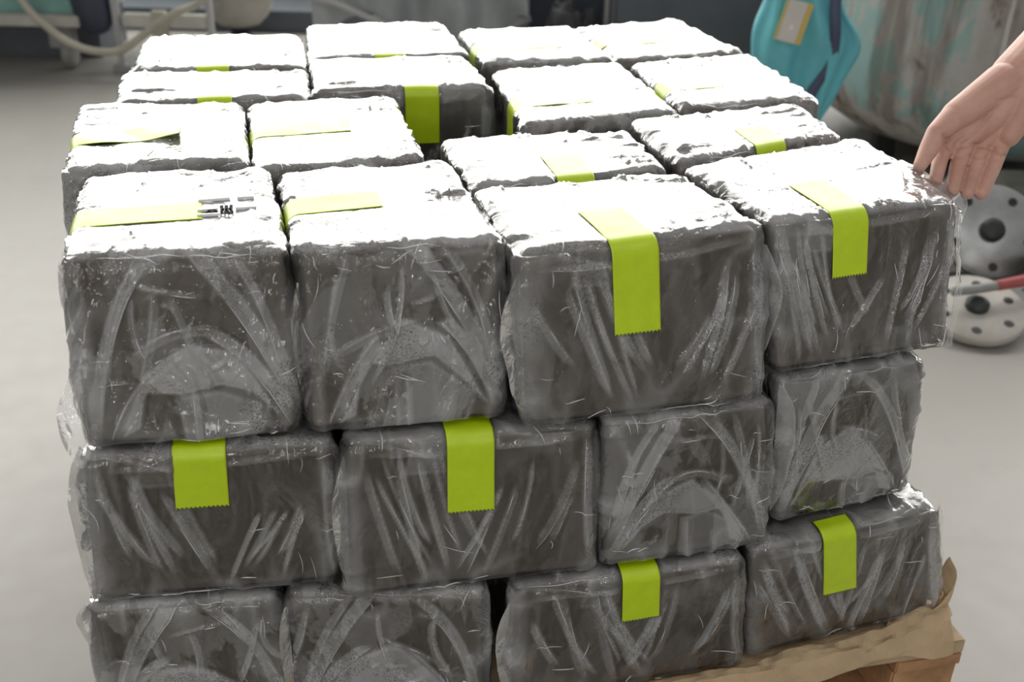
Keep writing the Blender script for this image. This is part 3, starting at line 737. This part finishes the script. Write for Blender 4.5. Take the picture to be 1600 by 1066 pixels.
CRE = [([[1.0306, 0.1493, 0.8202], [1.0354, 0.1407, 0.8064], [1.0479, 0.1393, 0.8095], [1.071, 0.1344, 0.8107], [1.092, 0.1266, 0.8057], [1.1051, 0.1194, 0.7983]], 0.0028), ([[1.0356, 0.1421, 0.8092], [1.0564, 0.1419, 0.818], [1.0745, 0.1446, 0.8309], [1.0883, 0.1498, 0.8465]], 0.0022), ([[1.1002, 0.1539, 0.8593], [1.1182, 0.1517, 0.8632], [1.1387, 0.1455, 0.8609]], 0.0016), ([[1.036, 0.1352, 0.7967], [1.0545, 0.1317, 0.7985], [1.0736, 0.1266, 0.7976], [1.0941, 0.1204, 0.7953]], 0.0015)]
def hand():
    bm = bmesh.new()
    def capsule(a, ra, b, rb):
        a, b = Vector(a), Vector(b); d = (b-a); L = d.length; z = d.normalized(); x = z.orthogonal().normalized(); y = z.cross(x)
        prof = []
        for k in range(7): t = -math.pi/2+k*math.pi/12; prof.append((ra*math.cos(t), ra*math.sin(t)))
        for k in range(7): t = k*math.pi/12; prof.append((rb*math.cos(t), L+rb*math.sin(t)))
        seg = 20; rings = []
        for r, h in prof[1:-1]:
            rings.append([bm.verts.new(a+z*h+(x*math.cos(6.28319*k/seg)+y*math.sin(6.28319*k/seg))*r) for k in range(seg)])
        for i in range(len(rings)-1):
            for k in range(seg): bm.faces.new((rings[i][k], rings[i][(k+1) % seg], rings[i+1][(k+1) % seg], rings[i+1][k]))
        p = bm.verts.new(a-z*ra); q = bm.verts.new(b+z*rb)
        for k in range(seg): bm.faces.new((p, rings[0][(k+1) % seg], rings[0][k])); bm.faces.new((q, rings[-1][k], rings[-1][(k+1) % seg]))
    for ch in S.values():
        for c, d in zip(ch, ch[1:]): capsule(c[:3], c[3], d[:3], d[3])
    me = bpy.data.meshes.new('h'); bm.to_mesh(me); bm.free()
    tmp = bpy.data.objects.new('tmp', me); COL.objects.link(tmp)
    r = tmp.modifiers.new('r', 'REMESH'); r.mode = 'VOXEL'; r.voxel_size = .0013
    s = tmp.modifiers.new('s', 'SMOOTH'); s.iterations = 12; s.factor = .5
    dg = bpy.context.evaluated_depsgraph_get(); ev = tmp.evaluated_get(dg); m2 = bpy.data.meshes.new_from_object(ev)
    bpy.data.objects.remove(tmp)
    n = len(m2.vertices); V = np.zeros(n*3, np.float32); m2.vertices.foreach_get('co', V); V = V.reshape(-1, 3).astype(float)
    N = np.array([v.normal[:] for v in m2.vertices]); cam_ = np.array(CAM)
    # palm creases: shallow grooves pressed into the palm side
    vd = V-cam_; vd /= np.linalg.norm(vd, axis=1, keepdims=True)
    for pts, depth in CRE:
        P = spline(pts, 8); best = np.full(n, 9.)
        for p in P:
            e = p-cam_; e /= np.linalg.norm(e); best = np.minimum(best, np.linalg.norm(vd-e, axis=1)*1.36)
        m = (N*vd).sum(1) < 0
        V -= N*(depth*np.exp(-(best/.0024)**2)*m)[:, None]
    m2.vertices.foreach_set('co', V.astype(np.float32).ravel()); m2.update(); m2.name = 'person'
    for p in m2.polygons: p.use_smooth = True
    m2.materials.clear(); m2.materials.append(M['skin'])
    o = bpy.data.objects.new('person', m2); COL.objects.link(o)
    tag(o, 'person reaching in from the right, bare forearm and hand pinching the plastic', 'person')
    a0, a1 = Vector(S['arm'][0][:3]), Vector(S['arm'][1][:3])
    sl = tube('sleeve', [a1.lerp(a0, .45), a1.lerp(a0, .75), a1.lerp(a0, 1.4)], [.060, .066, .075], M['sleeve'], o)
    return o
hand()

# ------------------------------------------------------------------ background, left
mc = thing('teal_machine', 'teal enamelled machine on castors at the far left with a cream bottom rail', 'machine')
hbox('cabinet_body', -2.9, -1.80, 4.62, 5.2, .235, .95, M['teal'], mc); hbox('bottom_rail', -2.9, -1.79, 4.57, 5.2, .19, .235, M['cream'], mc)
for X in (-2.75, -1.90):
    for Y in (4.66, 5.1):
        hbox('castor_fork', X-.05, X+.05, Y-.03, Y+.03, .09, .188, M['grey'], mc)
        lathe('castor_wheel', [(.03, -.02), (.06, -.018), (.065, 0), (.06, .018), (.03, .02)], bg(X+.02, Y, .066), M['grey'], mc, HX, 24)
hbox('side_cabinet', -1.79, -1.70, 4.76, 5.1, .25, .8, M['teal'], mc)
hbox('under_shade_box', -2.9, -1.82, 4.85, 5.2, .0, .188, M['slate'], mc)  # dark box added for the shade under the machine
settle(mc)
tag(tube('hose', [bg(-2.1, 4.55, .62), bg(-1.99, 4.52, .32), bg(-1.885, 4.5, .20), bg(-1.79, 4.5, .135), bg(-1.69, 4.5, .112), bg(-1.60, 4.5, .125), bg(-1.50, 4.5, .19), bg(-1.38, 4.5, .27), bg(-1.25, 4.52, .34), bg(-1.15, 4.6, .6)], .016, M['hose']), 'beige hose hanging in a loop in front of the teal machine', 'hose')
cl = thing('hanging_cloth', 'dark navy cloth bundle hanging between the teal machine and the cream frame', 'cloth')
lathe('cloth_body', [(.02, .0), (.052, .012), (.068, .04), (.075, .10), (.078, .2), (.07, .5), (.05, .62), (.02, .66)], bg(-1.742, 4.64, .150), M['navy'], cl, HZ+HX*-.12)
lathe('cloth_knot', [(.02, 0), (.045, .02), (.05, .05), (.03, .08)], bg(-1.83, 4.64, .80), M['navy'], cl)
settle(cl)
fr = thing('cream_frame', 'cream painted steel frame with a thick cross bar behind the hose', 'frame')
hbox('frame_cross_bar', -1.63, -1.285, 4.62, 4.67, .185, .238, M['cream'], fr)
hbox('frame_post', -1.67, -1.645, 4.62, 4.66, .0, .8, M['pole'], fr); hbox('frame_post', -1.283, -1.262, 4.62, 4.66, 0, .8, M['pole'], fr)
hbox('bracket', -1.50, -1.44, 4.58, 4.62, .14, .26, M['hose'], fr); hbox('back_panel', -1.64, -1.285, 4.9, 4.93, .25, .8, M['grey'], fr)
hbox('foot_bar', -1.69, -1.25, 4.60, 5.0, .0, .03, M['grey'], fr)
settle(fr)
ba = thing('basin', 'old dusty round basin on a low stand beside the cream frame', 'basin')
lathe('bowl', [(.05, 0), (.09, .012), (.13, .05), (.155, .10), (.172, .16), (.18, .165), (.165, .16), (.145, .10), (.11, .05), (.02, .025)], bg(-1.29, 5.2, .075), M['basin'], ba)
lathe('stand', [(.12, 0), (.12, .012), (.05, .02), (.05, .076)], bg(-1.29, 5.2, 0), M['dark'], ba)
settle(ba)
struct(hbox('trim_1', -3.2, 3.2, 5.42, 6.02, .0, .10, M['slate']))
# tarped machine
tm = thing('covered_machine', 'machine under a grey translucent dust sheet behind the back row of bags', 'machine')
hbox('machine_body', -.55, -.02, 4.5, 5.1, .06, .64, M['tarp'], tm, .03)
hbox('machine_foot', -.5, -.4, 4.5, 5.0, 0, .06, M['dark'], tm); hbox('machine_foot', -.15, -.05, 4.5, 5.0, 0, .06, M['dark'], tm)
def drape():
    xs = np.linspace(-.82, .025, 70); zs = np.linspace(.67, .20, 36); V = []
    for z in zs:
        for x in xs:
            f = (z-.2)/.75
            lo = .20+.10*math.sin(x*9+1)
            y = 4.46-.05*(1-f)+.022*math.sin(x*21+2*z*6)+.012*math.sin(x*47-z*11)+.02*abs(math.sin(x*8+z*5))
            zz = max(z, lo) if z > .3 else lo+(z-.2)*.3
            p = bg(x+.02*(1-f)*math.sin(z*9), y, zz); V.append(tuple(p))
    n = len(xs); F = np.array([(j*n+i, (j+1)*n+i, (j+1)*n+i+1, j*n+i+1) for j in range(len(zs)-1) for i in range(n-1)])
    o = link_mesh('dust_sheet', V, F, M['tarp'], tm); o.modifiers.new('s', 'SOLIDIFY').thickness = .002
drape()
tube('sheet_edge_pipe', [bg(-.82, 4.40, .375), bg(-.70, 4.38, .35), bg(-.58, 4.38, .30), bg(-.45, 4.40, .25)], .013, M['pole'], tm)
settle(tm)
tube_ = thing('navy_cabinet', 'navy blue cabinet between the covered machine and the slate cabinet', 'cabinet')
hbox('cabinet_body', .035, .333, 4.6, 5.1, .02, .80, M['navy'], tube_); hbox('pale_edge_strip', .333, .350, 4.50, 5.1, .0, .80, M['pole'], tube_); hbox('plinth', .05, .33, 4.62, 5.08, 0, .02, M['black'], tube_)
settle(tube_)
bl = thing('black_boot_bag', 'black bag slumped in front of the navy cabinet', 'bag')
V = []
def blob(name, c, r, mat, parent, seed, amp=.25, seg=28):
    V = []; F = []
    for i in range(seg+1):
        th = math.pi*i/seg
        for k in range(seg*2):
            ph = math.pi*k/seg; d = np.array([math.sin(th)*math.cos(ph), math.sin(th)*math.sin(ph), math.cos(th)])
            q = 1+amp*(float(vnoise((d*2.2+seed)[None], seed)[0])-.5)+amp*.4*(float(vnoise((d*6+seed)[None], seed+1)[0])-.5)
            V.append(tuple(bg(c[0]+d[0]*r[0]*q, c[1]+d[1]*r[1]*q, max(.002, c[2]+d[2]*r[2]*q))))
    m = seg*2
    for i in range(seg):
        for k in range(m): F.append((i*m+k, (i+1)*m+k, (i+1)*m+(k+1) % m, i*m+(k+1) % m))
    return link_mesh(name, V, F, mat, parent)
blob('bag_body', (.17, 4.38, .20), (.085, .08, .20), M['black'], bl, 3, .4); blob('bag_neck', (.255, 4.40, .16), (.05, .06, .17), M['black'], bl, 5, .5)
settle(bl)
sb = thing('slate_cabinet', 'tall slate grey cabinet behind the far right corner of the stack', 'cabinet')
hbox('cabinet_body', .352, 1.08, 4.45, 5.1, .03, .82, M['slate'], sb); hbox('door_panel', .375, 1.06, 4.435, 4.45, .06, .79, M['slate'], sb, .003); hbox('plinth', .37, 1.06, 4.47, 5.08, 0, .03, M['black'], sb)
hbox('door_handle', 1.0, 1.02, 4.41, 4.435, .55, .70, M['pole'], sb); settle(sb)

# turquoise sack hanging on the tank
sk = thing('turquoise_sack', 'turquoise sack with a slate strap and white label, hanging beside the tank', 'sack')
def sack():
    zs = [1.041, 0.978, 0.888, 0.771, 0.699, 0.654, 0.609, 0.564, 0.528, 0.483, 0.447, 0.411, 0.375, 0.339, 0.312]
    xl = [0.81, 0.756, 0.693, 0.661, 0.655, 0.65, 0.637, 0.627, 0.625, 0.634, 0.648, 0.675, 0.72, 0.765, 0.81]
    xr = [0.828, 0.873, 0.868, 0.85, 0.844, 0.85, 0.886, 0.927, 0.931, 0.909, 0.9, 0.886, 0.868, 0.855, 0.837]
    zf = np.linspace(zs[0], zs[-1], 60); L = np.interp(zf, zs[::-1], xl[::-1]); R = np.interp(zf, zs[::-1], xr[::-1])
    sm = lambda q: np.convolve(np.pad(q, 3, mode='edge'), np.ones(7)/7, 'valid')
    L, R = sm(L), sm(R)
    seg = 72; V = []; F = []
    for z, a, b in zip(zf, L, R):
        c = (a+b)/2; w = (b-a)/2
        for k in range(seg):
            t = 2*math.pi*k/seg; fold = 1+.26*math.sin(t*6+z*5)+.16*math.sin(t*13-z*9)
            V.append(tuple(bg(c+w*math.cos(t)*(1+.02*math.sin(z*40+t*3)), 3.06+.42*w*math.sin(t)*fold, z)))
    for j in range(len(zf)-1):
        for k in range(seg): F.append((j*seg+k, (j+1)*seg+k, (j+1)*seg+(k+1) % seg, j*seg+(k+1) % seg))
    F.append(tuple(range(seg))); F.append(tuple((len(zf)-1)*seg+k for k in range(seg))[::-1])
    link_mesh('sack_body', V, F, M['sack'], sk)
sack()
def ribbon(name, pts, wd, mat, parent):
    P = spline(pts, 6); V = []
    for i, p in enumerate(P):
        for sx in (-.5, .5):
            for dy in (0, .004):
                q = Vector(p)+HX*sx*wd+HY*dy; V.append(tuple(q))
    F = []
    for i in range(len(P)-1):
        a = i*4; b = a+4; F += [(a, a+2, b+2, b), (a+1, b+1, b+3, a+3), (a, b, b+1, a+1), (a+2, a+3, b+3, b+2)]
    F += [(0, 1, 3, 2), ((len(P)-1)*4, (len(P)-1)*4+2, (len(P)-1)*4+3, (len(P)-1)*4+1)]
    return link_mesh(name, V, F, mat, parent)
ribbon('shoulder_strap', [bg(0.833, 3.011, 0.753), bg(0.826, 3.004, 0.663), bg(0.837, 2.997, 0.573), bg(0.833, 2.997, 0.501), bg(0.805, 3.002, 0.438), bg(0.783, 3.015, 0.375)], .029, M['strap'], sk)
def card(name, cx, cz, w_, h_, ang, y, mat, parent, th=.003):
    bm = bmesh.new(); ax = HX*math.cos(ang)+HZ*math.sin(ang); az = -HX*math.sin(ang)+HZ*math.cos(ang)
    add_box(bm, bg(cx, y, cz), ax, HY, az, (w_, th, h_), .0006); return bm_obj(name, bm, mat, parent)
y0 = 2.975
card('label_card', 0.716, 0.616, .072, .108, -.22, y0, M['yellow'], sk); card('label_card', 0.711, 0.617, .050, .107, -.22, y0-.003, M['white'], sk)
card('label_mark', 0.710, 0.603, .009, .012, -.22, y0-.0055, M['inkgrey'], sk, .001)
tube('hook', [bg(.82, 3.06, 1.0), bg(.82, 3.06, 1.08), bg(.88, 3.3, 1.07), bg(1.15, 3.60, .96)], .006, M['dark'], sk)
settle(sk)

# big tank with peeling paint
tk = thing('mixing_tank', 'large round mixing tank with peeling turquoise paint behind the hand', 'tank')
R0 = .694; cxx, cyy = 1.68, 3.94
lathe('tank_shell', [(.10, .055), (.34, .065), (.52, .105), (.60, .155), (.66, .22), (.688, .30), (R0, .39), (R0, .7), (R0, .93), (.67, .95), (.1, .95)], bg(cxx, cyy, 0), M['peel'], tk, None, 72)
for a in (200, 250, 290, 340, 90):
    x = cxx+.42*math.cos(math.radians(a)); y = cyy+.42*math.sin(math.radians(a))
    bm = bmesh.new(); add_box(bm, bg(x, y, .045), HX, HY, HZ, (.07, .07, .09), .006); bm_obj('tank_leg', bm, M['dark'], tk)
bm = bmesh.new(); add_box(bm, bg(1.43, 3.275, .53), HX, HY, HZ, (.05, .05, .82), .008); bm_obj('vertical_rib', bm, M['peel'], tk)
settle(tk)
mb = thing('machine_base', 'low olive steel machine base on the floor under the tank', 'machine base')
hbox('base_slab', 1.36, 1.95, 2.80, 3.2, .0, .05, M['olive'], mb); hbox('base_slab', 1.42, 1.95, 2.76, 3.18, .12, .16, M['olive'], mb); hbox('base_post', 1.60, 1.68, 2.9, 3.0, .05, .12, M['dark'], mb)
settle(mb)
hp = thing('rubber_wheel', 'dark pulley with a grey rim standing under the tank', 'wheel')  # a wheel: black rubber ring around a grey rim
lathe('outer_ring', [(.05, -.03), (.10, -.032), (.115, -.015), (.115, .015), (.10, .032), (.05, .03)], bg(1.25, 2.93, .118), M['black'], hp, (HX*.55+HY*-1+HZ*.25), 40)
lathe('rim', [(.018, -.036), (.062, -.036), (.066, -.031), (.066, .031), (.018, .036)], bg(1.25, 2.93, .118), M['grey'], hp, (HX*.55+HY*-1+HZ*.25), 32)
settle(hp)
def disc(name, label, c, ax, R, th, mat, holes, hr, pr, hub=None, hubmat=None):
    t = thing(name, label, 'flange'); ax = ax.normalized()
    lathe('disc_plate', [(.012, -th/2), (R*.98, -th/2), (R, -th/2+.003), (R, th/2-.003), (R*.98, th/2), (.012, th/2)], c, mat, t, ax, 48)
    s = ax.cross(Vector((.3, 1, .1))).normalized(); q = ax.cross(s)
    for k in range(holes):
        a = 2*math.pi*k/holes+.3; p = Vector(c)+(s*math.cos(a)+q*math.sin(a))*pr
        lathe('bolt_hole', [(hr*.3, 0), (hr, .0006), (hr*1.12, 0)], p+ax*(th/2+.0004), M['black'], t, ax, 16)
    if hub: lathe('hub', [(hub, 0), (hub, .014), (hub*.5, .02)], Vector(c)+ax*th/2, hubmat, t, ax, 24)
    return settle(t)
up = (HZ*1.0-HY*.55+HX*.05)
disc('pipe_flange', 'dusty white flange with bolt holes lying lowest in the pile on the right', bg(1.125, 2.44, .050), HZ*1-HY*.30-HX*.05, .118, .022, M['flange'], 6, .011, .085, .028, M['dark'])
disc('pipe_flange', 'shiny aluminium disc with dark hub leaning behind the white flange', bg(1.262, 2.76, .128), HZ*.75-HY*1-HX*.1, .130, .014, M['alu'], 5, .011, .098, .032, M['dark'])
disc('pipe_flange', 'small pale flange at the right edge of the frame beside the aluminium disc', bg(1.395, 2.62, .075), HZ*1-HY*.4+HX*.3, .070, .03, M['flange'], 4, .007, .05, .02, M['flange'])
disc('pipe_flange', 'grey flange half under the white flange at the right edge', bg(1.315, 2.52, .022), HZ*1-HY*.12, .085, .03, M['grey'], 4, .007, .06, .02, M['dark'])
th_ = thing('hand_tool', 'steel bar tool with a red grip lying across the flanges', 'tool')
tube('steel_shaft', [bg(1.06, 2.44, .098), bg(1.12, 2.45, .102), bg(1.175, 2.46, .108)], .0115, M['grey'], th_); tube('grip', [bg(1.17, 2.459, .108), bg(1.26, 2.48, .118), bg(1.38, 2.51, .132)], [.013, .015, .015], M['red'], th_)
settle(th_)
bk = thing('brick_piece', 'broken terracotta coloured block behind the corner of the lifted bag', 'brick')
bm = bmesh.new(); add_box(bm, bg(1.10, 2.72, .06), (HX+HY*.4).normalized(), (HY-HX*.4).normalized(), HZ, (.09, .07, .12), .006); bm_obj('brick_body', bm, M['terra'], bk); settle(bk)
cr = thing('dark_crate', 'dark steel crate behind the pile of flanges on the right', 'crate')
hbox('crate_box', 1.50, 1.85, 2.55, 2.78, 0, .10, M['dark'], cr); hbox('crate_lip', 1.485, 1.87, 2.53, 2.80, .10, .115, M['grey'], cr); settle(cr)

mt = thing('rubber_mat', 'dark dusty rubber mat under the pile of flanges on the right', 'mat')
hbox('mat_sheet', 1.09, 1.42, 2.50, 2.76, .0, .010, M['dark'], mt, .002); settle(mt)
